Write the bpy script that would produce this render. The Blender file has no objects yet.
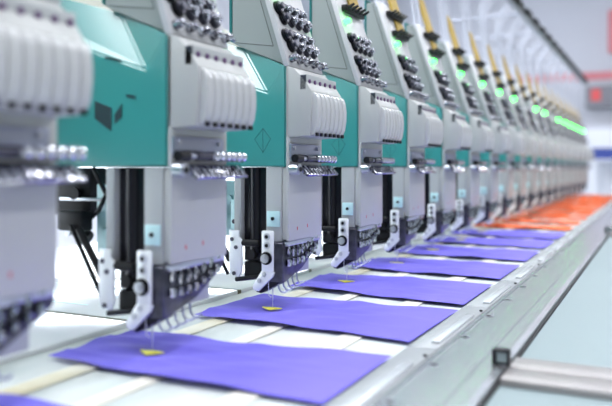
import bpy, bmesh, math, random
from mathutils import Vector, Matrix
random.seed(7)
SC = bpy.context.scene
COL = SC.collection
PI = math.pi

# ------------------------------------------------------------------ materials
def mat(name, color, rough=0.5, metal=0.0, coat=0.0, noise=0.0, nscale=8.0, bump=0.0, bscale=40.0,
        emit=None, estr=0.0, stretch=(1, 1, 1), color2=None):
    m = bpy.data.materials.new(name)
    m.use_nodes = True
    nt = m.node_tree
    b = nt.nodes['Principled BSDF']
    b.inputs['Base Color'].default_value = (*color, 1)
    b.inputs['Roughness'].default_value = rough
    b.inputs['Metallic'].default_value = metal
    if coat:
        b.inputs['Coat Weight'].default_value = coat
        b.inputs['Coat Roughness'].default_value = 0.08 if coat < 1 else 0.30
        b.inputs['Coat IOR'].default_value = 1.5 if coat < 1 else 1.9
    if emit:
        b.inputs['Emission Color'].default_value = (*emit, 1)
        b.inputs['Emission Strength'].default_value = estr
    tc = nt.nodes.new('ShaderNodeTexCoord')
    mp = nt.nodes.new('ShaderNodeMapping')
    mp.inputs['Scale'].default_value = stretch
    nt.links.new(tc.outputs['Object'], mp.inputs['Vector'])
    if noise or color2:
        n = nt.nodes.new('ShaderNodeTexNoise')
        n.inputs['Scale'].default_value = nscale
        n.inputs['Detail'].default_value = 4
        nt.links.new(mp.outputs['Vector'], n.inputs['Vector'])
        r = nt.nodes.new('ShaderNodeValToRGB')
        c2 = color2 or tuple(c * (1 - noise) for c in color)
        r.color_ramp.elements[0].position = 0.38
        r.color_ramp.elements[1].position = 0.62
        r.color_ramp.elements[0].color = (*c2, 1)
        r.color_ramp.elements[1].color = (*color, 1)
        nt.links.new(n.outputs['Fac'], r.inputs['Fac'])
        nt.links.new(r.outputs['Color'], b.inputs['Base Color'])
    if bump:
        n2 = nt.nodes.new('ShaderNodeTexNoise')
        n2.inputs['Scale'].default_value = bscale
        n2.inputs['Detail'].default_value = 3
        nt.links.new(mp.outputs['Vector'], n2.inputs['Vector'])
        bp = nt.nodes.new('ShaderNodeBump')
        bp.inputs['Strength'].default_value = bump
        bp.inputs['Distance'].default_value = 0.002
        nt.links.new(n2.outputs['Fac'], bp.inputs['Height'])
        nt.links.new(bp.outputs['Normal'], b.inputs['Normal'])
    return m

M = dict(
    teal=mat('teal_paint', (0.032, 0.29, 0.275), 0.30, coat=1.0, noise=0.05, nscale=3),
    teal_dark=mat('dark_teal_paint', (0.01, 0.16, 0.16), 0.3),
    case=mat('light_grey_paint', (0.50, 0.51, 0.505), 0.38, noise=0.03, nscale=4),
    ridge=mat('glossy_grey_plastic', (0.54, 0.55, 0.555), 0.20, coat=0.4),
    sage=mat('sage_grey_paint', (0.30, 0.335, 0.33), 0.42, noise=0.03, nscale=4),
    panel=mat('pale_panel_paint', (0.60, 0.60, 0.62), 0.35),
    column=mat('column_grey_paint', (0.42, 0.44, 0.45), 0.4),
    black=mat('black_enamel', (0.006, 0.006, 0.010), 0.32, coat=0.15),
    blackp=mat('black_plastic', (0.012, 0.012, 0.014), 0.4),
    dark=mat('dark_steel', (0.10, 0.10, 0.13), 0.3, metal=0.8, noise=0.4, nscale=60),
    knob=mat('chrome_reflections', (0.62, 0.63, 0.68), 0.16, metal=1.0, color2=(0.08, 0.08, 0.11), nscale=170),  # dark blotches paint in reflections of dark surroundings
    chrome=mat('chrome', (0.85, 0.86, 0.9), 0.10, metal=1.0),
    steel=mat('brushed_steel', (0.62, 0.64, 0.70), 0.28, metal=1.0, bump=0.1, bscale=200),
    bluesteel=mat('bluish_steel_plate', (0.42, 0.45, 0.56), 0.3, metal=0.9),
    palecyan=mat('cyan_lit_plate', (0.55, 0.80, 0.82), 0.3),  # cyan light falling on the plates is put into their colour
    white=mat('white_metal', (0.93, 0.96, 0.97), 0.2, coat=0.4),
    bed=mat('glossy_white_bed', (0.86, 0.90, 0.90), 0.14, coat=0.4, noise=0.02),
    seam=mat('dark_seam', (0.08, 0.09, 0.09), 0.6),
    olive=mat('dark_olive_rubber', (0.13, 0.13, 0.07), 0.6),
    purple=mat('purple_cloth', (0.17, 0.14, 0.72), 0.75, noise=0.10, nscale=5, bump=0.25, bscale=120),
    orange=mat('orange_cloth', (0.95, 0.15, 0.03), 0.75, noise=0.15, nscale=5, bump=0.25, bscale=120),
    yellowp=mat('yellow_stitching', (0.90, 0.86, 0.10), 0.6, noise=0.2, nscale=200, bump=0.4, bscale=400),
    backing=mat('white_backing_fabric', (0.72, 0.74, 0.72), 0.55, color2=(0.54, 0.60, 0.59), nscale=9, bump=0.5, bscale=30, stretch=(1, .4, 1)),
    tape=mat('cream_tape', (0.80, 0.77, 0.69), 0.5, noise=0.08, nscale=10),
    tapey=mat('yellowed_tape', (0.62, 0.56, 0.36), 0.5, color2=(0.80, 0.78, 0.66), nscale=6),
    alu=mat('aluminium_rail', (0.62, 0.64, 0.67), 0.24, metal=0.85, noise=0.06, nscale=20, stretch=(14, .3, 1)),
    aluf=mat('aluminium_frame', (0.40, 0.42, 0.44), 0.45, metal=0.45, noise=0.06, nscale=10),
    cliphi=mat('pale_clip', (0.62, 0.65, 0.68), 0.25, metal=0.3),
    table=mat('pale_blue_laminate', (0.215, 0.275, 0.29), 0.5, noise=0.03, nscale=2),
    bar=mat('warm_steel_bar', (0.36, 0.34, 0.34), 0.4, metal=0.5, noise=0.12, nscale=10),
    led=mat('green_led', (0.0, 0.15, 0.03), 0.3, emit=(0.016, 1.0, 0.035), estr=22.0),
    led_off=mat('unlit_led', (0.2, 0.3, 0.25), 0.3),
    yellow=mat('yellow_felt', (0.50, 0.34, 0.06), 0.6),
    rod=mat('white_tube', (0.80, 0.82, 0.88), 0.35),
    tubing=mat('lilac_tubing', (0.52, 0.54, 0.62), 0.4),
    lilac=mat('lilac_grey_paint', (0.42, 0.44, 0.52), 0.5, noise=0.1, nscale=3),
    cream=mat('cream_paint', (0.78, 0.76, 0.66), 0.5),
    wall=mat('white_wall_paint', (0.63, 0.64, 0.70), 0.8, noise=0.03, nscale=1),
    ceiling=mat('ceiling_paint', (0.85, 0.86, 0.90), 0.8),
    floor=mat('grey_floor', (0.45, 0.48, 0.52), 0.35, noise=0.08, nscale=2),
    red=mat('red_paint', (0.75, 0.10, 0.10), 0.5),
    pinkred=mat('faded_red_paint', (0.72, 0.25, 0.28), 0.6),
    grey=mat('dark_grey_cabinet', (0.22, 0.22, 0.25), 0.5),
    navy=mat('navy_blue', (0.03, 0.06, 0.30), 0.5),
    window=mat('daylight_window', (0.9, 0.95, 1), 0.5, emit=(0.86, 0.94, 1.0), estr=5.0),
    lamp=mat('lamp_diffuser', (1, 1, 1), 0.5, emit=(0.95, 0.97, 1.0), estr=6.0),
    purpledot=mat('purple_screw', (0.10, 0.03, 0.14), 0.35),
    redmark=mat('red_print', (0.6, 0.06, 0.08), 0.5),
    marking=mat('dark_marking', (0.03, 0.05, 0.06), 0.4),
)

for k_ in ('black', 'blackp'):
    M[k_].node_tree.nodes['Principled BSDF'].inputs['Specular IOR Level'].default_value = 0.25

# ------------------------------------------------------------------ mesh builder
class MB:
    def __init__(self):
        self.bm = bmesh.new()

    def _bev(self, geom_faces, bev, seg=2):
        if bev:
            es = {e for f in geom_faces for e in f.edges}
            bmesh.ops.bevel(self.bm, geom=list(es), offset=bev, segments=seg, affect='EDGES', profile=0.5, clamp_overlap=True)

    def box(self, x0, x1, y0, y1, z0, z1, bev=0.0, rot=None):
        r = bmesh.ops.create_cube(self.bm, size=1)
        vs = r['verts']
        c = Vector(((x0 + x1) / 2, (y0 + y1) / 2, (z0 + z1) / 2))
        for v in vs:
            p = Vector((v.co.x * (x1 - x0), v.co.y * (y1 - y0), v.co.z * (z1 - z0)))
            if rot:
                p = rot @ p
            v.co = p + c
        self._bev({f for v in vs for f in v.link_faces}, bev)
        return self

    def prism(self, pts, a, b, axis='y', bev=0.0):
        """pts polygon; axis y: pts are (x,z) extruded y a..b; x: pts (y,z); z: pts (x,y)"""
        def mk(p, t):
            return {'y': (p[0], t, p[1]), 'x': (t, p[0], p[1]), 'z': (p[0], p[1], t)}[axis]
        A = [self.bm.verts.new(mk(p, a)) for p in pts]
        B = [self.bm.verts.new(mk(p, b)) for p in pts]
        fs = [self.bm.faces.new(A), self.bm.faces.new(B)]
        n = len(pts)
        for i in range(n):
            fs.append(self.bm.faces.new((A[i], A[(i + 1) % n], B[(i + 1) % n], B[i])))
        bmesh.ops.recalc_face_normals(self.bm, faces=fs)
        self._bev(fs, bev)
        return self

    def cyl(self, p, q, r, r2=None, seg=14, bev=0.0):
        p, q = Vector(p), Vector(q)
        d = q - p
        g = bmesh.ops.create_cone(self.bm, cap_ends=True, segments=seg, radius1=r, radius2=r if r2 is None else r2, depth=d.length)
        R = d.to_track_quat('Z', 'Y').to_matrix().to_4x4()
        bmesh.ops.transform(self.bm, matrix=Matrix.Translation((p + q) / 2) @ R, verts=g['verts'])
        if bev:
            caps = {e for v in g['verts'] for e in v.link_edges if any(len(f.verts) > 4 for f in e.link_faces)}
            bmesh.ops.bevel(self.bm, geom=list(caps), offset=bev, segments=2, affect='EDGES', clamp_overlap=True)
        return self

    def ball(self, c, r, sc=(1, 1, 1), rot=None, u=12, v=8):
        g = bmesh.ops.create_uvsphere(self.bm, u_segments=u, v_segments=v, radius=r)
        mt = Matrix.Translation(c) @ (rot.to_4x4() if rot else Matrix()) @ Matrix.Diagonal((*sc, 1))
        bmesh.ops.transform(self.bm, matrix=mt, verts=g['verts'])
        return self

    def tube(self, pts, r, seg=8, taper=None):
        pts = [Vector(p) for p in pts]
        rings = []
        for i, p in enumerate(pts):
            d = (pts[min(i + 1, len(pts) - 1)] - pts[max(i - 1, 0)]).normalized()
            R = d.to_track_quat('Z', 'Y').to_matrix()
            rr = r if not taper else r + (taper - r) * i / (len(pts) - 1)
            rings.append([self.bm.verts.new(p + R @ Vector((math.cos(2 * PI * k / seg) * rr, math.sin(2 * PI * k / seg) * rr, 0))) for k in range(seg)])
        # align rings to avoid twist
        for a, b in zip(rings, rings[1:]):
            best = min(range(seg), key=lambda s: sum((a[k].co - b[(k + s) % seg].co).length for k in range(seg)))
            b[:] = b[best:] + b[:best]
            for k in range(seg):
                self.bm.faces.new((a[k], a[(k + 1) % seg], b[(k + 1) % seg], b[k]))
        self.bm.faces.new(rings[0][::-1])
        self.bm.faces.new(rings[-1])
        return self

    def build(self, name, m, parent=None, smooth=True, kind=None):
        bmesh.ops.recalc_face_normals(self.bm, faces=self.bm.faces)
        me = bpy.data.meshes.new(name)
        self.bm.to_mesh(me)
        self.bm.free()
        me.materials.append(M[m] if isinstance(m, str) else m)
        if smooth:
            for p in me.polygons:
                p.use_smooth = True
            me.set_sharp_from_angle(angle=math.radians(38))
        o = bpy.data.objects.new(name, me)
        COL.objects.link(o)
        if parent:
            o.parent = parent
        if kind:
            o['kind'] = kind
        return o

def thing(name, label, cat, loc=(0, 0, 0), group=None):
    o = bpy.data.objects.new(name, None)
    o.empty_display_size = 0.05
    COL.objects.link(o)
    o.location = loc
    o['label'] = label
    o['category'] = cat
    if group:
        o['group'] = group
    return o

def tag(o, label, cat, group=None):
    o['label'] = label
    o['category'] = cat
    if group:
        o['group'] = group
    return o

ORD = ['first', 'second', 'third', 'fourth', 'fifth', 'sixth', 'seventh', 'eighth', 'ninth', 'tenth', 'eleventh',
       'twelfth', 'thirteenth', 'fourteenth', 'fifteenth', 'sixteenth', 'seventeenth', 'eighteenth', 'nineteenth', 'twentieth']

# ------------------------------------------------------------------ dimensions (metres)
PITCH = 0.33           # spacing of the heads along the machine
NH = 20
XF = -0.575            # front plane of the needle cases
YC = 1.0918            # near face of the third head
Y0 = YC - 2 * PITCH    # near face of the first head

# ------------------------------------------------------------------ one embroidery head, local: x=0 front plane, y=0 near side, z=0 cloth level
def px(z):             # surface of the leaning tension panel
    return 0.006 - 0.318 * (z - 0.424)
TILT = Matrix.Rotation(-math.atan(0.318), 3, 'Y')   # turns +x to the panel's normal direction
NRM = Vector((math.cos(math.atan(0.318)), 0, math.sin(math.atan(0.318))))
UPV = Vector((-0.303, 0, 0.953))

def on_panel(y, z, out=0.0):
    return Vector((px(z), y, z)) + NRM * out

def make_head(detail=3, lit=True, mark=False):
    root = thing('embroidery_head', '', 'sewing head', (0, 0, 0), 'embroidery heads along the machine')
    # teal arm
    a = MB()
    V = lambda x, y, z: a.bm.verts.new((x, y, z))
    ins = 0.024  # upper side tilted inwards, shaped to catch ceiling light as a pale patch
    near = [V(-0.001, 0, 0.2515), V(-0.001, 0, 0.424), V(-0.036, 0, 0.380), V(-0.44, 0, 0.513), V(-0.44, 0, 0.2515)]
    far = [V(-0.001, 0.135, 0.2515), V(-0.001, 0.135, 0.424), V(-0.036, 0.135, 0.380), V(-0.44, 0.135, 0.513), V(-0.44, 0.135, 0.2515)]
    na, nb = V(-0.10, ins, 0.466), V(-0.44, ins, 0.566)
    fa, fb = V(-0.10, 0.135 - ins, 0.466), V(-0.44, 0.135 - ins, 0.566)
    F = a.bm.faces.new
    F(near); F(far[::-1])
    F((near[1], near[2], na)); F((near[2], near[3], nb, na))
    F((far[1], far[2], fa)); F((far[2], far[3], fb, fa))
    F((near[1], na, fa, far[1])); F((na, nb, fb, fa))
    F((near[0], near[1], far[1], far[0])); F((near[4], near[0], far[0], far[4]))
    F((near[3], near[4], far[4], far[3], fb, nb))
    bmesh.ops.recalc_face_normals(a.bm, faces=a.bm.faces)
    bmesh.ops.bevel(a.bm, geom=a.bm.edges[:], offset=0.0025, segments=2, affect='EDGES', clamp_overlap=True)
    a = a.build('arm_cover', 'teal', root, smooth=False)
    if mark:  # dark flat shapes on the near side of the arm
        for poly in ([(-0.123, 0.342), (-0.094, 0.332), (-0.094, 0.300), (-0.104, 0.306), (-0.123, 0.318)],
                     [(-0.088, 0.322), (-0.076, 0.336), (-0.076, 0.318), (-0.088, 0.310)],
                     [(-0.068, 0.349), (-0.053, 0.346), (-0.053, 0.342), (-0.068, 0.345)],
                     [(-0.105, 0.402), (-0.078, 0.396), (-0.078, 0.393), (-0.105, 0.399)]):
            MB().prism(poly, -0.0012, 0.0005).build('arm_marking', 'marking', a, smooth=False)
    elif detail >= 2:  # thin dark outline on the near side of the arm
        e = MB()
        e.tube([(-0.045, -0.0003, 0.318), (-0.030, -0.0003, 0.300), (-0.045, -0.0003, 0.276), (-0.062, -0.0003, 0.300), (-0.0455, -0.0003, 0.318), (-0.045, -0.0003, 0.276)], 0.0004, seg=4)
        e.build('arm_marking', 'marking', a)
    # needle case
    c = MB().box(0.0, 0.006, 0.0, 0.133, 0.124, 0.424, 0.0015)
    c.box(-0.0090, 0.0, 0.004, 0.130, 0.126, 0.2505, 0.001)
    c = c.build('needle_case', 'case', root)
    if detail >= 2:
        for y, z in ((0.030, 0.141), (0.070, 0.143)):
            MB().box(0.0058, 0.0062, y, y + 0.003, z, z + 0.006).build('red_number', 'redmark', c)
    cov = MB().prism([(0.0, 0.302), (0.044, 0.304), (0.048, 0.350), (0.048, 0.380), (0.034, 0.402), (0.014, 0.421), (0.0, 0.4235)], 0.0, 0.128, bev=0.0015)
    cov.build('case_cover', 'case', root)
    nr = 7
    prof = [(0.040, 0.3045), (0.0495, 0.3055), (0.0555, 0.318), (0.0582, 0.336), (0.0585, 0.352), (0.0565, 0.367), (0.0535, 0.3755), (0.048, 0.379), (0.040, 0.377)]
    w = 0.126 / nr
    if detail >= 1:
        for k in range(nr):
            r = MB().prism(prof, 0.005 + k * w + 0.0008, 0.005 + (k + 1) * w - 0.0008, bev=0.0022).build('lever_cover', 'ridge', root)
            if detail >= 2:
                MB().box(0.0505, 0.0545, 0.005 + k * w + 0.005, (k + 1) * w, 0.3035, 0.3095, 0.0005).build('notch', 'blackp', r)
    else:
        b = MB()
        for k in range(nr):
            b.prism(prof, 0.005 + k * w + 0.0008, 0.005 + (k + 1) * w - 0.0008)
        b.build('lever_cover', 'ridge', root)
    g = MB().box(0.026, 0.0385, 0.002, 0.126, 0.3815, 0.4085, 0.0012).build('guide_plate', 'column', root)
    if detail >= 2:
        for k in range(6):
            MB().cyl((0.038, 0.012 + k * 0.021, 0.397), (0.0402, 0.012 + k * 0.021, 0.397), 0.0038, seg=10).build('guide_screw', 'purpledot', g)
        MB().box(0.0275, 0.0375, 0.0, 0.0019, 0.383, 0.407).build('end_cap', 'dark', g)
    # thread roller assembly under the cover
    pl = MB().box(0.0062, 0.010, 0.0, 0.118, 0.268, 0.291, 0.0008).build('mounting_plate', 'bluesteel', root)
    if detail >= 2:
        for y in (0.010, 0.104):
            MB().cyl((0.0098, y, 0.284), (0.013, y, 0.284), 0.0035, bev=0.0006).build('plate_bolt', 'steel', pl)
    s = MB().cyl((0.022, 0.002, 0.2655), (0.022, 0.150, 0.2655), 0.0042)
    s.box(0.006, 0.022, 0.004, 0.010, 0.262, 0.269)
    s = s.build('thread_shaft', 'steel', root)
    MB().cyl((0.022, -0.010, 0.2655), (0.022, 0.014, 0.2655), 0.0072, bev=0.001).build('shaft_knob', 'blackp', s)
    MB().cyl((0.022, 0.030, 0.2655), (0.022, 0.066, 0.2655), 0.0062, bev=0.001).build('shaft_sleeve', 'dark', s)
    for k in range(6 if detail >= 1 else 0):
        MB().cyl((0.022, 0.070 + k * 0.0145, 0.2655), (0.022, 0.0795 + k * 0.0145, 0.2655), 0.0078, seg=16, bev=0.0015).build('thread_roller', 'chrome', s)
    lr = MB().prism([(0.008, 0.256), (0.020, 0.254), (0.034, 0.238), (0.031, 0.2345), (0.018, 0.243), (0.008, 0.246)], 0.018, 0.148, bev=0.001)
    for k in range(9):
        lr.cyl((0.0225, 0.026 + k * 0.0135, 0.2535), (0.034, 0.026 + k * 0.0135, 0.240), 0.0012, seg=6)
    lr = lr.build('lower_guide', 'knob', root)
    MB().cyl((0.006, 0.006, 0.2475), (0.024, 0.006, 0.2475), 0.0095, bev=0.001).cyl((0.024, 0.006, 0.2475), (0.0245, 0.006, 0.2475), 0.005).build('pivot_bolt', 'steel', lr)
    MB().cyl((0.024, 0.006, 0.2475), (0.0262, 0.006, 0.2475), 0.0045, bev=0.0005).build('bolt_socket', 'black', lr)
    # thread tension box
    MB().prism([(-0.115, 0.4745), (-0.100, 0.4665), (-0.008, 0.4285), (px(0.430) - 0.0105, 0.430), (px(0.68) - 0.0105, 0.68), (-0.115, 0.68)], 0.011, 0.124, bev=0.0015).build('tension_box', 'sage', root, smooth=False)
    MB().prism([(-0.1205, 0.479), (-0.1155, 0.475), (-0.1155, 0.69), (-0.1205, 0.69)], 0.010, 0.125).build('box_back', 'teal_dark', root)
    sm = MB()
    loop = [(-0.108, 0.474), (px(0.464) - 0.024, 0.4625), (px(0.68) - 0.024, 0.678)]
    for p, q in zip(loop, loop[1:]):
        sm.cyl((p[0], 0.011, p[1]), (q[0], 0.011, q[1]), 0.0007, seg=4)
    sm.build('cover_seam', 'seam', root)
    z0, z1 = 0.4245, 0.68
    pn = MB().prism([(px(z0) - 0.011, z0), (px(z0), z0), (px(z1), z1), (px(z1) - 0.011, z1)], 0.0, 0.140, bev=0.002)
    pn = pn.build('tension_panel', 'panel', root)
    # rows of tension discs
    if detail >= 1:
        for zc in (0.4705, 0.520):
            for k in range(4):
                y = 0.022 + k * 0.029
                dsc = MB()
                for dz, oy in ((0.0095, -0.005), (-0.0085, 0.005)):
                    p = on_panel(y + oy, zc, 0.0) + UPV * dz
                    dsc.cyl(p, p + NRM * 0.004, 0.0125, seg=16, bev=0.001)
                    dsc.cyl(p + NRM * 0.0055, p + NRM * 0.007, 0.0115, seg=16)
                    dsc.cyl(p + NRM * 0.004, p + NRM * 0.0055, 0.006, seg=10)
                dsc = dsc.build('tension_disc', 'black' if k == 0 else 'dark', pn)
                kn = MB()
                for dz, oy in ((0.0095, -0.005), (-0.0085, 0.005)):
                    p = on_panel(y + oy, zc, 0.007) + UPV * dz
                    kn.cyl(p, p + NRM * 0.0025, 0.0095, seg=14, bev=0.0008)
                    kn.cyl(p + NRM * 0.0025, p + NRM * 0.0055, 0.0045, seg=8)
                    kn.cyl(p + NRM * 0.0055, p + NRM * 0.0085, 0.0075, 0.006, seg=14, bev=0.001)
                kn.build('tension_knob', 'knob' if k else 'dark', dsc)
        for k in range(5):
            p = on_panel(0.012 + k * 0.029, 0.437, 0.004)
            MB().cyl(p - NRM * 0.004, p + NRM * 0.006, 0.007, seg=14, bev=0.0015).ball(p + NRM * 0.008 + UPV * -0.001, 0.0062).cyl(p + NRM * 0.009 + Vector((0, .002, 0)), p + NRM * 0.008 + Vector((0, .014, -0.004)), 0.003, seg=8).build('thread_eyelet', 'knob', pn)
    else:
        for zc in (0.4705, 0.520):
            d = MB()
            for k in range(4):
                p = on_panel(0.020 + k * 0.034, zc)
                d.cyl(p, p + NRM * 0.012, 0.014, seg=10)
            d.build('tension_disc', 'dark', pn)
    p = on_panel(0.016, 0.565, 0.0)
    MB().cyl(p, p + NRM * 0.008, 0.0064, seg=14).ball(p + NRM * 0.009, 0.0064).build('status_lamp', 'led' if lit else 'led_off', pn)
    for zc in (0.598, 0.650):
        cb = MB()
        q = on_panel(0.075, zc, 0.006)
        cb.box(q.x - 0.006, q.x + 0.008, 0.022, 0.128, zc - 0.007, zc + 0.008, 0.002, None)
        for k in range(5):
            yy = 0.030 + k * 0.022
            cb.cyl((q.x + 0.004, yy, zc), (q.x + 0.020, yy + 0.006, zc + 0.010), 0.0045, 0.003, seg=7)
        cb.build('thread_clip', 'blackp', pn)
    # white tubes and yellow felt above the panel
    for zz0, zz1, th in ((0.609, 0.641, 0.004), (0.664, 0.785, 0.008)):
        q0, q1 = on_panel(0, zz0, 0.0015), on_panel(0, zz1, 0.0015)
        MB().prism([(q0.x, zz0), (q0.x + th, zz0), (q1.x + th, zz1), (q1.x, zz1)], 0.072, 0.134).build('yellow_strip', 'yellow', root)
    for k in range(3):
        y = 0.012 + k * 0.056
        MB().tube([(-0.085, y, 0.67), (-0.105, y, 0.80), (-0.115, y + 0.004, 0.93), (-0.06, y + 0.010, 1.018)], 0.0055, seg=8).build('thread_tube', 'tubing', root)
    # lower mechanism
    MB().box(-0.0405, -0.0095, 0.002, 0.11, 0.062, 0.251, 0.0015).build('arm_column', 'column', root)
    MB().box(-0.1045, -0.090, 0.0, 0.070, 0.12, 0.251, 0.002).build('column_flange', 'column', root)
    MB().box(-0.0895, -0.0412, 0.010, 0.066, 0.085, 0.251, 0.003).cyl((-0.066, 0.012, 0.10), (-0.066, 0.012, 0.25), 0.010, seg=16).build('drive_column', 'black', root)
    MB().box(-0.088, -0.0445, 0.006, 0.064, 0.054, 0.0845, 0.004).cyl((-0.094, -0.002, 0.118), (-0.052, -0.002, 0.118), 0.006, bev=0.001).cyl((-0.068, 0.006, 0.098), (-0.068, -0.003, 0.098), 0.009, bev=0.001).cyl((-0.10, 0.0, 0.052), (-0.05, 0.0, 0.060), 0.004).build('drive_housing', 'blackp', root)
    MB().box(-0.0370, -0.0125, -0.002, 0.0115, 0.148, 0.175, 0.001).build('bracket_plate', 'palecyan', root)
    if detail >= 2:
        MB().cyl((-0.0245, -0.0042, 0.162), (-0.0245, -0.001, 0.162), 0.0032, seg=10).build('bracket_bolt', 'black', root)
    # presser foot wedge under the case
    MB().prism([(0.004, 0.1235), (0.128, 0.1235), (0.140, 0.115), (0.136, 0.104), (0.070, 0.070), (0.0, 0.052), (-0.006, 0.052), (-0.006, 0.120)], -0.030, -0.003, 'x', bev=0.002).build('foot_carrier', 'dark', root)
    cbk = MB().box(-0.003, 0.003, 0.0, 0.132, 0.115, 0.1225, 0.0008)
    cbk.cyl((0.004, -0.008, 0.1215), (0.004, 0.130, 0.1235), 0.0014, seg=6)
    cbk = cbk.build('needle_comb', 'steel', root)
    if detail >= 1:
        for k in range(7):
            y = 0.010 + k * 0.0175
            zb = 0.080 + max(0, y - 0.06) * 0.35
            MB().cyl((0.0005, y, 0.118), (0.0005, y, zb + 0.016), 0.0025, seg=8).cyl((0.0005, y, zb + 0.012), (0.0005, y, zb), 0.0050, seg=8, bev=0.001).cyl((0.0005, y, zb + 0.030), (0.0005, y, zb + 0.020), 0.0050, seg=8, bev=0.001).build('needle_clamp', 'knob', cbk)
    cp = MB().box(-0.0420, -0.0185, -0.0125, -0.0065, 0.071, 0.142, 0.003).build('clamp_plate', 'white', root)
    if detail >= 1:
        for z in (0.1315, 0.1165):
            MB().cyl((-0.0300, -0.0125, z), (-0.0300, -0.0150, z), 0.0062, bev=0.0008).build('plate_screw', 'steel', cp)
            MB().cyl((-0.0300, -0.0150, z), (-0.0300, -0.0154, z), 0.0034).build('screw_socket', 'black', cp)
    MB().cyl((-0.031, -0.0125, 0.0945), (-0.031, -0.0165, 0.0945), 0.0112, seg=20, bev=0.001).build('knob_ring', 'black', root)
    MB().cyl((-0.031, -0.0165, 0.0945), (-0.031, -0.0225, 0.0945), 0.0078, seg=20, bev=0.0015).cyl((-0.031, -0.0225, 0.0945), (-0.031, -0.0245, 0.0945), 0.0035).build('adjusting_knob', 'steel', root)
    ft = MB().prism([(-0.038, 0.0785), (-0.017, 0.0705), (-0.020, 0.0625), (-0.048, 0.036), (-0.058, 0.0385), (-0.060, 0.045)], -0.0115, -0.006, bev=0.001).build('foot_plate', 'white', root)
    MB().prism([(-0.036, 0.070), (-0.004, 0.066), (-0.006, 0.054), (-0.046, 0.032), (-0.056, 0.034)], -0.0058, 0.020, bev=0.001).build('foot_block', 'blackp', root)
    if detail >= 1:
        for x, z in ((-0.036, 0.066), (-0.046, 0.055)):
            MB().cyl((x, -0.0115, z), (x, -0.0135, z), 0.0042, bev=0.0006).build('foot_screw', 'steel', ft)
    # wire hooks and the needle
    hooks = 5 if detail >= 1 else 0
    for k in range(hooks):
        y = 0.002 + k * 0.0175
        top = 0.088
        zl = 0.036 + 0.0015 * k
        MB().tube([(-0.016, y, top), (-0.016, y, zl + 0.012), (-0.015, y + 0.001, zl + 0.005), (-0.012, y + 0.003, zl), (-0.007, y + 0.006, zl - 0.001), (-0.002, y + 0.009, zl + 0.003)], 0.0017, seg=6).build('presser_spring', 'bluesteel', root)
    MB().cyl((-0.028, 0.004, 0.065), (-0.028, 0.004, 0.026), 0.0011, seg=8).cyl((-0.028, 0.004, 0.026), (-0.028, 0.004, 0.0075), 0.0011, 0.0003, seg=8).build('needle', 'steel', root)
    MB().tube([(-0.030, -0.004, 0.075), (-0.031, -0.006, 0.045), (-0.031, -0.005, 0.030), (-0.028, -0.001, 0.026)], 0.0007, seg=5).build('sewing_thread', 'rod', root)
    # bracket and levers on the far side
    sb = MB().box(-0.130, -0.1055, 0.030, 0.036, 0.138, 0.192, 0.001).build('upper_bracket', 'palecyan', root)
    s2 = MB().prism([(-0.110, 0.140), (-0.090, 0.140), (-0.090, 0.128), (-0.084, 0.124), (-0.084, 0.070), (-0.090, 0.058), (-0.108, 0.062), (-0.110, 0.09)], -0.008, -0.003, bev=0.001).build('side_bracket', 'white', root)
    MB().box(-0.195, -0.130, 0.082, 0.088, 0.120, 0.225, 0.001).cyl((-0.165, 0.082, 0.19), (-0.165, 0.076, 0.19), 0.008).box(-0.18, -0.15, 0.074, 0.082, 0.135, 0.16, 0.002).build('back_plate', 'palecyan', root)
    if detail >= 1:
        for x, z in ((-0.116, 0.178), (-0.122, 0.152)):
            MB().cyl((x, 0.0302, z), (x, 0.0275, z), 0.0042).build('bracket_screw', 'dark', sb)
        for x, z in ((-0.103, 0.124), (-0.095, 0.110), (-0.099, 0.064)):
            MB().cyl((x, -0.0078, z), (x, -0.010, z), 0.0035).build('bracket_screw', 'dark', s2)
        MB().cyl((-0.196, 0.045, 0.160), (-0.140, 0.045, 0.078), 0.0055, seg=10, bev=0.001).build('lever', 'blackp', root)
        MB().cyl((-0.212, 0.045, 0.165), (-0.145, 0.045, 0.052), 0.0032, seg=8).build('lever', 'blackp', root)
        hz = MB().box(-0.30, -0.215, 0.09, 0.13, 0.175, 0.250, 0.004).cyl((-0.255, 0.085, 0.17), (-0.215, 0.085, 0.14), 0.012, bev=0.002).box(-0.245, -0.195, 0.050, 0.075, 0.155, 0.185, 0.004)
        hz.cyl((-0.24, 0.086, 0.21), (-0.24, 0.08, 0.21), 0.010).build('hook_drive', 'blackp', root)
        MB().tube([(-0.20, 0.08, 0.25), (-0.175, 0.08, 0.21), (-0.185, 0.075, 0.185), (-0.215, 0.08, 0.165), (-0.235, 0.08, 0.16)], 0.0035, seg=8).build('air_hose', 'blackp', root)
        MB().box(-0.27, -0.18, 0.08, 0.089, 0.199, 0.204, 0.001).cyl((-0.236, 0.072, 0.152), (-0.236, 0.062, 0.152), 0.006).build('crossbar', 'steel', root)
    return root

def children_of(o, table):
    return table.get(o.name, [])

def copy_tree(root):
    table = {}
    for o in COL.objects:
        if o.parent:
            table.setdefault(o.parent.name, []).append(o)
    def rec(o, parent):
        c = o.copy()
        COL.objects.link(c)
        c.parent = parent
        for ch in table.get(o.name, []):
            rec(ch, c)
        return c
    return rec(root, None)

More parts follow.
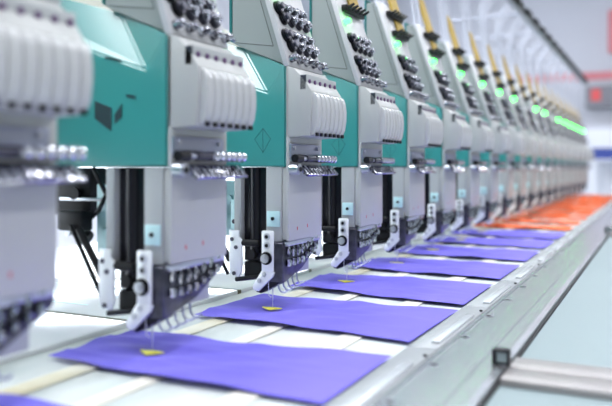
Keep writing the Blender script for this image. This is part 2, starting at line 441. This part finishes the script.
protos = {}
unlit = {10, 13}
first = {}
for i in range(NH):
    detail = 3 if i < 8 else (1 if i < 13 else 0)
    mark = i == 1
    lit = i not in unlit
    key = (detail, lit, mark)
    if key not in first:
        r = make_head(detail, lit, mark)
        first[key] = r
    else:
        r = copy_tree(first[key])
    r.location = (XF, Y0 + i * PITCH, 0)
    r['label'] = [
        'teal and grey embroidery head cut off by the photo edge, closest to the viewer',
        'blurred embroidery head with dark emblem on its teal arm, second from the near end',
        'sharply focused embroidery head with wire hooks showing, third from the near end',
        'sharp grey and teal embroidery head, fourth in the row, topmost green lamp in view',
    ][i] if i < 4 else ('grey and teal embroidery head, %s from the near end of the row%s' % (ORD[i], '' if lit else ', its lamp unlit')
                        if i < NH - 1 else 'grey embroidery head farthest away at the end of the row')

# ------------------------------------------------------------------ machine frame behind and above the heads
L0, L1 = -0.55, Y0 + NH * PITCH + 0.15
t = thing('head_beam', 'long cream beam running behind the row of embroidery heads', 'machine beam', (-1.0, 0, 0.28))
MB().box(-0.10, 0.02, L0, L1, 0.02, 0.32, 0.01).build('beam_body', 'cream', t)
MB().box(0.0201, 0.03, L0, L1, 0.00, 0.05, 0.002).build('beam_skirt', 'teal_dark', t)
for y in (L0 + 0.02, L1 - 0.12):
    MB().box(-0.09, 0.01, y, y + 0.10, -0.281, 0.02, 0.004).build('support_leg', 'cream', t)

t = thing('thread_rack', 'long overhead thread rack with black dotted front rail above the heads', 'rack', (-0.62, 0, 0.70))
MB().box(-0.02, 0.012, L0, L1, 0.318, 0.340, 0.003).build('front_rail', 'lilac', t)
cap = MB().box(0.012, 0.018, L0, L1 - .02, 0.316, 0.338).build('black_strip', 'blackp', t)
for k in range(26):
    y = 0.3 + k * 0.26
    c_ = MB().box(0.0182, 0.036, y, y + 0.15, 0.312, 0.338, 0.003).build('rail_clip', 'blackp', t) if k == 0 else None
    if k == 0:
        clip0 = c_
        base_y = y
    else:
        q = clip0.copy()
        COL.objects.link(q)
        q.parent = t
        q.location.y = y - base_y
MB().box(-0.42, -0.40, L0, L1, 0.02, 0.20, 0.004).build('back_panel', 'lilac', t)
for k in range(12):
    y = L0 + 0.1 + k * 0.60
    MB().box(-0.40, -0.02, y, y + 0.02, 0.322, 0.336, 0.002).build('cross_brace', 'lilac', t)
for k in range(2):
    y = (L0 + 0.05, L1 - 0.08)[k]
    MB().box(-0.42, -0.40, y, y + 0.04, -0.40, 0.02, 0.002).build('rack_post', 'lilac', t)

# ------------------------------------------------------------------ machine bed, plates, backing, cloths
t = thing('machine_base', 'long white machine base carrying the sewing bed', 'machine base', (-0.95, 0, -0.85))
MB().box(-0.75, 0.74, L0, L1, 0.0, 0.815, 0.01).build('base_body', 'white', t)
MB().box(-0.78, 0.70, L0, L1, 0.8155, 0.843, 0.003).build('bed_top', 'bed', t)
bp = None
for i in range(-1, NH):
    y = Y0 + i * PITCH + 0.1557
    lab = 'glossy white bed plate behind the purple cloth of the %s head' % ORD[i + 1] if i + 1 < 6 else (
        'glossy white bed plate beside the %s head from the near end' % ORD[min(i + 1, 19)])
    if i < 0:
        lab = 'glossy white bed plate nearest the viewer, before the first seam'
    elif i == NH - 1:
        lab = 'glossy white bed plate beyond the last embroidery head'
    else:
        lab = 'glossy white bed plate starting behind the %s embroidery head' % ORD[i]
    if bp is None:
        bp = MB().box(-0.45, 0.0, 0.010, PITCH - 0.003, 0.0, 0.009, 0.0015).build('bed_plate', 'bed')
        tr = MB().box(-0.45, 0.0, 0.0, 0.0095, 0.0, 0.0080).build('edge_strip', 'olive', bp)
        gv = [MB().box(-0.43, -0.16, yy, yy + 0.005, 0.0091, 0.0096).build('bed_groove', 'palecyan', bp) for yy in (0.07, 0.15, 0.23)]
        o = bp
    else:
        o = bp.copy()
        COL.objects.link(o)
        for c_ in [tr] + gv:
            q = c_.copy()
            COL.objects.link(q)
            q.parent = o
    o.location = (-0.765, y, -0.0065)
    tag(o, lab, 'bed plate', 'bed plates of the machine')

def sheet(x0, x1, y0, y1, nx, ny, fz):
    bm = bmesh.new()
    g = [[bm.verts.new((x0 + (x1 - x0) * i / nx, y0 + (y1 - y0) * j / ny, 0)) for i in range(nx + 1)] for j in range(ny + 1)]
    for r in g:
        for v in r:
            v.co.z = fz(v.co.x, v.co.y)
    for j in range(ny):
        for i in range(nx):
            bm.faces.new((g[j][i], g[j][i + 1], g[j + 1][i + 1], g[j + 1][i]))
    r = bmesh.ops.extrude_face_region(bm, geom=bm.faces[:])
    for v in r['geom']:
        if isinstance(v, bmesh.types.BMVert):
            v.co.z -= 0.0006
    b = MB()
    b.bm.free()
    b.bm = bm
    return b

b = sheet(-0.762, -0.318, L0, L1 - .1, 20, 260, lambda x, y: -0.0045 + 0.0009 * math.sin(x * 37 + y * 5) * math.sin(y * 19 + x * 8) + 0.0005 * math.sin(y * 61 + x * 20))
o = b.build('backing_fabric', 'backing')
tag(o, 'long white backing fabric stretched under all the coloured cloths', 'fabric')
for x, w_, mname, lab in ((-0.4145, 0.034, 'tape', 'cream tape strip nearest the metal rail, running under the cloths'),
                          (-0.548, 0.026, 'tape', 'cream tape strip in the middle of the white backing, under the cloths'),
                          (-0.655, 0.032, 'tapey', 'yellowed tape strip nearest the needles, running under the cloths')):
    o = MB().box(x - w_ / 2, x + w_ / 2, L0, L1 - .15, -0.0035, -0.0018, 0.0004).build('tape_strip', mname)
    tag(o, lab, 'tape')

def cloth(i, corners, matname, amp=0.0016):
    nl, nr, fr, fl = [Vector((*c, 0)) for c in corners]
    bm = bmesh.new()
    nx, ny = 48, 32
    rnd = random.Random(40 + i)
    ph = [rnd.uniform(0, 6.28) for _ in range(6)]
    g = []
    for j in range(ny + 1):
        row = []
        v = j / ny
        for k in range(nx + 1):
            u = k / nx
            p = nl.lerp(nr, u).lerp(fl.lerp(fr, u), v)
            p.y += (0.006 * math.sin(u * 5 + ph[0]) * (1 - v) + 0.005 * math.sin(u * 6 + ph[1]) * v) * 4 * u * (1 - u)
            p.x += 0.004 * math.sin(v * 5 + ph[2]) * (1 - u)
            z = amp * math.sin(u * 9 + v * 4 + ph[3]) * math.sin(v * 7 + u * 2 + ph[4]) + amp * 0.35 * math.sin(u * 23 - v * 15 + ph[5])
            z += amp * 0.5 * math.exp(-((u - 0.42 - .2 * (v - .5)) * 26) ** 2) + amp * 1.5 * math.exp(-((v - 0.45 - 0.08 * math.sin(u * 4 + ph[0])) * 16) ** 2) * u + amp * 0.7 * math.exp(-((v - 0.75 + 0.2 * u) * 22) ** 2) + amp * 0.6 * math.exp(-((v - 0.2 - 0.1 * u) * 24) ** 2)
            z *= 1 - u ** 6
            p.z = 0.0040 - 0.0018 * u ** 4 + max(z * 1.5, -0.0022)
            row.append(bm.verts.new(p))
        g.append(row)
    for j in range(ny):
        for k in range(nx):
            bm.faces.new((g[j][k], g[j][k + 1], g[j + 1][k + 1], g[j + 1][k]))
    r = bmesh.ops.extrude_face_region(bm, geom=bm.faces[:])
    for v in r['geom']:
        if isinstance(v, bmesh.types.BMVert):
            v.co.z -= 0.0007
    b = MB()
    b.bm.free()
    b.bm = bm
    name = 'purple' if matname == 'purple' else 'orange'
    o = b.build(name + '_cloth', matname)
    # yellow stitched patch under the needle
    yc = 1.0943 + (i - 2) * PITCH
    q = MB()
    q.prism([(-0.625, yc + 0.003), (-0.602, yc - 0.014), (-0.587, yc + 0.006), (-0.600, yc + 0.008)], 0.0052, 0.0072, 'z', bev=0.0005)
    q.build('embroidered_patch', 'yellowp' if matname == 'purple' else 'orange', o)
    return o

for i in range(NH):
    dy = (i - 2) * PITCH
    base = [(-0.712, 1.012), (-0.3205, 0.986), (-0.3155, 1.244), (-0.690, 1.216)]
    if i == 1:
        base = [(-0.725, 1.030), (-0.3185, 1.018), (-0.3173, 1.234), (-0.715, 1.188)]
    elif i == 0:
        base = [(-0.72, 1.03), (-0.3185, 1.01), (-0.3173, 1.23), (-0.72, 1.208)]
    elif i == 3:
        base = [(-0.700, 1.000), (-0.3186, 0.966), (-0.3186, 1.2153), (-0.69, 1.210)]
    elif i > 3:
        r = random.Random(i)
        base = [(x, y + r.uniform(-0.01, 0.01)) for x, y in [(-0.71, 1.01), (-0.3195, 0.978), (-0.319, 1.228), (-0.695, 1.220)]]
    if i >= 8:
        r = random.Random(i)
        base = [(-0.70 + r.uniform(-.02, .02), 1.05), (-0.322, 1.03), (-0.322, 1.205), (-0.70, 1.215)]
    mname = 'purple' if i < 8 else 'orange'
    o = cloth(i, [(x, y + dy) for x, y in base], mname, 0.0016 if i < 8 else 0.0022)
    if i == 0:
        lab = 'purple cloth in the bottom left corner, mostly cut off by the photo edge'
    elif i == 1:
        lab = 'large blurred purple cloth under the second head, cut piece in front'
    elif i == 2:
        lab = 'sharp purple cloth with yellow patch under the third head'
    elif i < 8:
        lab = 'purple cloth lying under the %s head from the near end%s' % (ORD[i], ', last purple one' if i == 7 else '')
    else:
        lab = 'orange cloth lying under the %s head from the near end%s' % (ORD[i], ', beside the purple' if i == 8 else '')
    tag(o, lab, 'cloth', ('purple' if i < 8 else 'orange') + ' cloths under the needles')

# clamping frame along the cloths' right edge
fr0 = None
for i in range(NH):
    y = Y0 + i * PITCH + 0.205 - 0.33
    if fr0 is None:
        fr0 = MB().box(-0.0205, 0.0205, 0.001, PITCH - 0.001, 0, 0.0075, 0.001).build('clamping_bar', 'aluf')
        cs = MB().box(0.004, 0.017, 0.03, 0.24, 0.0076, 0.0115, 0.0015).build('pale_clip', 'cliphi', fr0)
        kb = MB().cyl((0.0175, 0.285, 0.0076), (0.0175, 0.285, 0.0105), 0.003, bev=0.0005).build('black_pin', 'blackp', fr0)
        o = fr0
    else:
        o = fr0.copy()
        COL.objects.link(o)
        for c_ in (cs, kb):
            q = c_.copy()
            COL.objects.link(q)
            q.parent = o
    o.location = (-0.2955, y, -0.0065)
    tag(o, 'aluminium clamping bar holding the cloth edge beside the %s head' % ORD[i], 'clamp bar', 'clamping bars along the rail')

t = thing('side_rail', 'long shiny aluminium rail with screws beside the pale blue table', 'rail', (-0.225, 0, -0.05))
prof = [(-0.0495, 0.0), (-0.0495, 0.049), (-0.047, 0.050), (-0.043, 0.050), (-0.042, 0.0475), (-0.039, 0.0475), (-0.038, 0.050), (0.018, 0.050), (0.019, 0.0485), (0.0215, 0.0485),
        (0.0225, 0.0510), (0.041, 0.0510), (0.0495, 0.049), (0.0495, 0.0)]
MB().prism(prof, L0, L1).build('rail_body', 'alu', t, smooth=False)
MB().box(0.0497, 0.0530, L0, L1, 0.0255, 0.0435, 0.0005).build('rubber_seal', 'blackp', t)
s0 = None
ys = 1.2215
k0 = -int((ys - L0) / 0.165)
for k in range(k0 + 1, 36):
    if s0 is None:
        s0 = MB().cyl((-0.033, 0, 0.0502), (-0.033, 0, 0.0512), 0.0075, seg=20, bev=0.0004).build('rail_washer', 'steel', t)
        s1 = MB().cyl((-0.033, 0, 0.0512), (-0.033, 0, 0.0516), 0.0042, seg=6).build('screw_head', 'blackp', s0)
        q = s0
    else:
        q = s0.copy()
        COL.objects.link(q)
        q.parent = t
        r = s1.copy()
        COL.objects.link(r)
        r.parent = q
    q.location.y = ys + k * 0.165

# side table
t = thing('side_table', 'wide pale blue work table beside the aluminium rail', 'table', (0.4, 0, -0.85))
MB().box(-0.5715, 0.5, L0, L1, 0.81, 0.840).build('tabletop', 'table', t)
for x in (-0.50, 0.45):
    for y in (L0 + 0.1, 3.0, L1 - 0.15):
        MB().box(x - 0.02, x + 0.02, y, y + 0.04, 0.0, 0.8095, 0.003).build('leg', 'aluf', t)
for n, (y, lab) in enumerate(((0.872, 'near flat steel bar crossing the pale blue table from the rail'), (2.93, 'far steel bar crossing the pale blue table'))):
    t = thing('steel_bar', lab, 'bar', (-0.171, y, -0.0098))
    MB().box(0.0, 0.9, 0.0, 0.052, 0, 0.009, 0.0008).box(0.0, 0.9, 0.056, 0.108, 0, 0.009, 0.0008).build('flat_bar', 'bar', t)
    MB().box(0.0, 0.9, 0.052, 0.056, 0, 0.006).build('centre_groove', 'seam', t)
    t = thing('rail_clamp', ('small black square clamp where the steel bar meets the rail' if n == 0 else 'small distant black clamp on the outer rail edge'), 'clamp', (-0.181, y + 0.055, 0.0018))
    cl = MB()
    cl.box(-0.010, -0.0045, -0.007, 0.007, 0, 0.019, 0.001).box(0.0085, 0.012, -0.007, 0.007, -0.0, 0.019, 0.001).box(-0.008, 0.012, -0.007, 0.007, 0.016, 0.0195, 0.001).box(-0.008, 0.012, -0.007, 0.007, 0, 0.003, 0.001)
    cl.build('clamp_frame', 'black', t)
    MB().box(-0.0045, 0.0085, -0.004, 0.005, 0.003, 0.016).build('clamp_insert', 'table', t)

# ------------------------------------------------------------------ the hall
def struct(name, b, m):
    o = b.build(name, m, smooth=False)
    o['kind'] = 'structure'
    return o
WY = 12.0
struct('floor', MB().box(-5, 5, -4, WY, -0.95, -0.85), 'floor')
struct('wall_back', MB().box(-5, 5, WY, WY + 0.15, -0.85, 3.4), 'wall')
struct('ceiling', MB().box(-5, 5, -4, WY + .15, 3.4, 3.5), 'ceiling')
# left wall with a window band
wl = MB().box(-5.15, -5, -4, WY, -0.85, 0.0).box(-5.15, -5, -4, WY, 1.3, 3.4)
for k in range(8):
    wl.box(-5.15, -5, -4 + k * 2.2, -3.7 + k * 2.2, 0.0, 1.3)
struct('wall_left', wl, 'wall')
for k in range(7):
    y = -3.7 + k * 2.2
    o = struct('window_%d' % (k + 1), MB().box(-5.10, -5.08, y, y + 1.9, 0.0, 1.3), 'window')
    f = MB()
    for a_, b_, c_, d_ in ((y, y + 0.04, 0, 1.3), (y + 1.86, y + 1.9, 0, 1.3), (y, y + 1.9, 0, 0.04), (y, y + 1.9, 1.26, 1.3), (y + 0.93, y + 0.97, 0, 1.3)):
        f.box(-5.08, -5.04, a_, b_, c_, d_)
    f.build('window_frame', 'rod', o, smooth=False)
o = struct('trim_1', MB().box(-4.9, 4.9, WY - 0.03, WY, 1.60, 1.72), 'pinkred')
# ceiling lamps
n = 0
for x in (-2.0, 0.3, 2.2):
    hw = 0.8 if x < -1 else 0.13  # row beyond the machine made extra wide to reflect in the teal arms
    for y in (-1.5, 1.0, 3.5, 6.0, 8.5) if x > -1 else (-2.2, -0.7, 0.8, 2.3, 3.8, 5.3):
        n += 1
        row = {-2.0: 'beyond the machine, widened for arm highlights', 0.3: 'above the machine front', 2.2: 'over the aisle'}[x]
        t = thing('ceiling_light', 'white light panel on the ceiling %s, %s along its row' % (row, ORD[int((y + 1.5) / 2.5) if x > -1 else int((y + 2.21) / 1.5)]), 'light', (x, y, 3.4), 'ceiling lights of the hall')
        MB().box(-hw - 0.03, hw + 0.03, -0.745, 0.745, -0.07, -0.002, 0.005).build('light_housing', 'rod', t)
        MB().box(-hw, hw, -0.72, 0.72, -0.078, -0.0701).build('light_diffuser', 'lamp', t)
        ld = bpy.data.lights.new('lamp_light', 'AREA')
        ld.shape = 'RECTANGLE'
        ld.size = 2 * hw
        ld.size_y = 1.4
        ld.energy = 24
        ld.color = (0.96, 0.97, 1.0)
        lo = bpy.data.objects.new('lamp_light', ld)
        COL.objects.link(lo)
        lo.location = (x, y, 3.31)
# things at the far end
t = thing('wall_cabinet', 'dark grey cabinet with red label on the far wall', 'cabinet', (-0.3, WY - 0.30, 1.15))
MB().box(-0.72, 1.2, 0.0, 0.29, 0.0, 0.33, 0.01).build('cabinet_body', 'grey', t)
MB().box(-0.64, -0.50, -0.004, -0.0005, 0.10, 0.28).build('red_label', 'red', t)
t = thing('storage_cupboard', 'white cupboard below the dark grey wall cabinet at the far end', 'cupboard', (-0.3, WY - 0.62, -0.85))
MB().box(-0.75, 1.2, 0.0, 0.6, 0.05, 1.72, 0.01).build('cupboard_body', 'wall', t)
MB().box(-0.70, 0.2, -0.02, -0.0005, 0.12, 1.66, 0.005).build('cupboard_door', 'rod', t)
MB().box(-0.70, 1.15, 0.02, 0.58, 0.0, 0.049).build('plinth', 'grey', t)
t = thing('blue_crate', 'navy blue crate on a white stand at the far end', 'crate', (-0.45, WY - 1.2, 0.0))
MB().box(-0.40, 0.5, 0, 0.4, 0.36, 0.50, 0.01).build('crate_body', 'navy', t)
MB().box(-0.42, 0.52, -0.02, 0.42, 0.50, 0.515, 0.004).build('crate_rim', 'navy', t)
t2 = thing('crate_stand', 'white stand under the navy blue crate', 'stand', (-0.45, WY - 1.2, -0.85))
MB().box(-0.42, 0.52, -0.05, 0.45, 1.19, 1.209, 0.003).build('stand_top', 'rod', t2)
for x in (-0.38, 0.48):
    for y in (0.0, 0.4):
        MB().box(x - 0.02, x + 0.02, y - 0.02, y + 0.02, 0, 1.19).build('leg', 'rod', t2)
o = MB().box(-0.93, -0.74, WY - 0.10, WY - 0.001, 2.0, 2.65, 0.01).build('fire_sign', 'pinkred')
o.location.x = 0.22
tag(o, 'red vertical board on the far wall at the right photo edge', 'board')

# ------------------------------------------------------------------ world
w = bpy.data.worlds.new('world')
SC.world = w
w.use_nodes = True
w.node_tree.nodes['Background'].inputs[0].default_value = (0.90, 0.93, 0.98, 1)
w.node_tree.nodes['Background'].inputs[1].default_value = 0.38

# ------------------------------------------------------------------ camera
cam = bpy.data.cameras.new('camera')
co = bpy.data.objects.new('camera', cam)
COL.objects.link(co)
SC.camera = co
cam.sensor_width = 36
cam.lens = 720 / 612 * 36
cam.shift_y = -36 / 612
cam.clip_start = 0.02
co.location = (0, 0, 0.2512)
co.rotation_euler = (PI / 2, 0, math.radians(26.18))
cam.dof.use_dof = True
cam.dof.focus_distance = 1.36
cam.dof.aperture_fstop = 2.5

SC.view_settings.view_transform = 'Standard'
SC.view_settings.look = 'None'
SC.view_settings.gamma = 1
SC.view_settings.use_curve_mapping = False
SC.view_settings.exposure = 0.05
SC.cycles.use_denoising = True
SC.cycles.max_bounces = 8
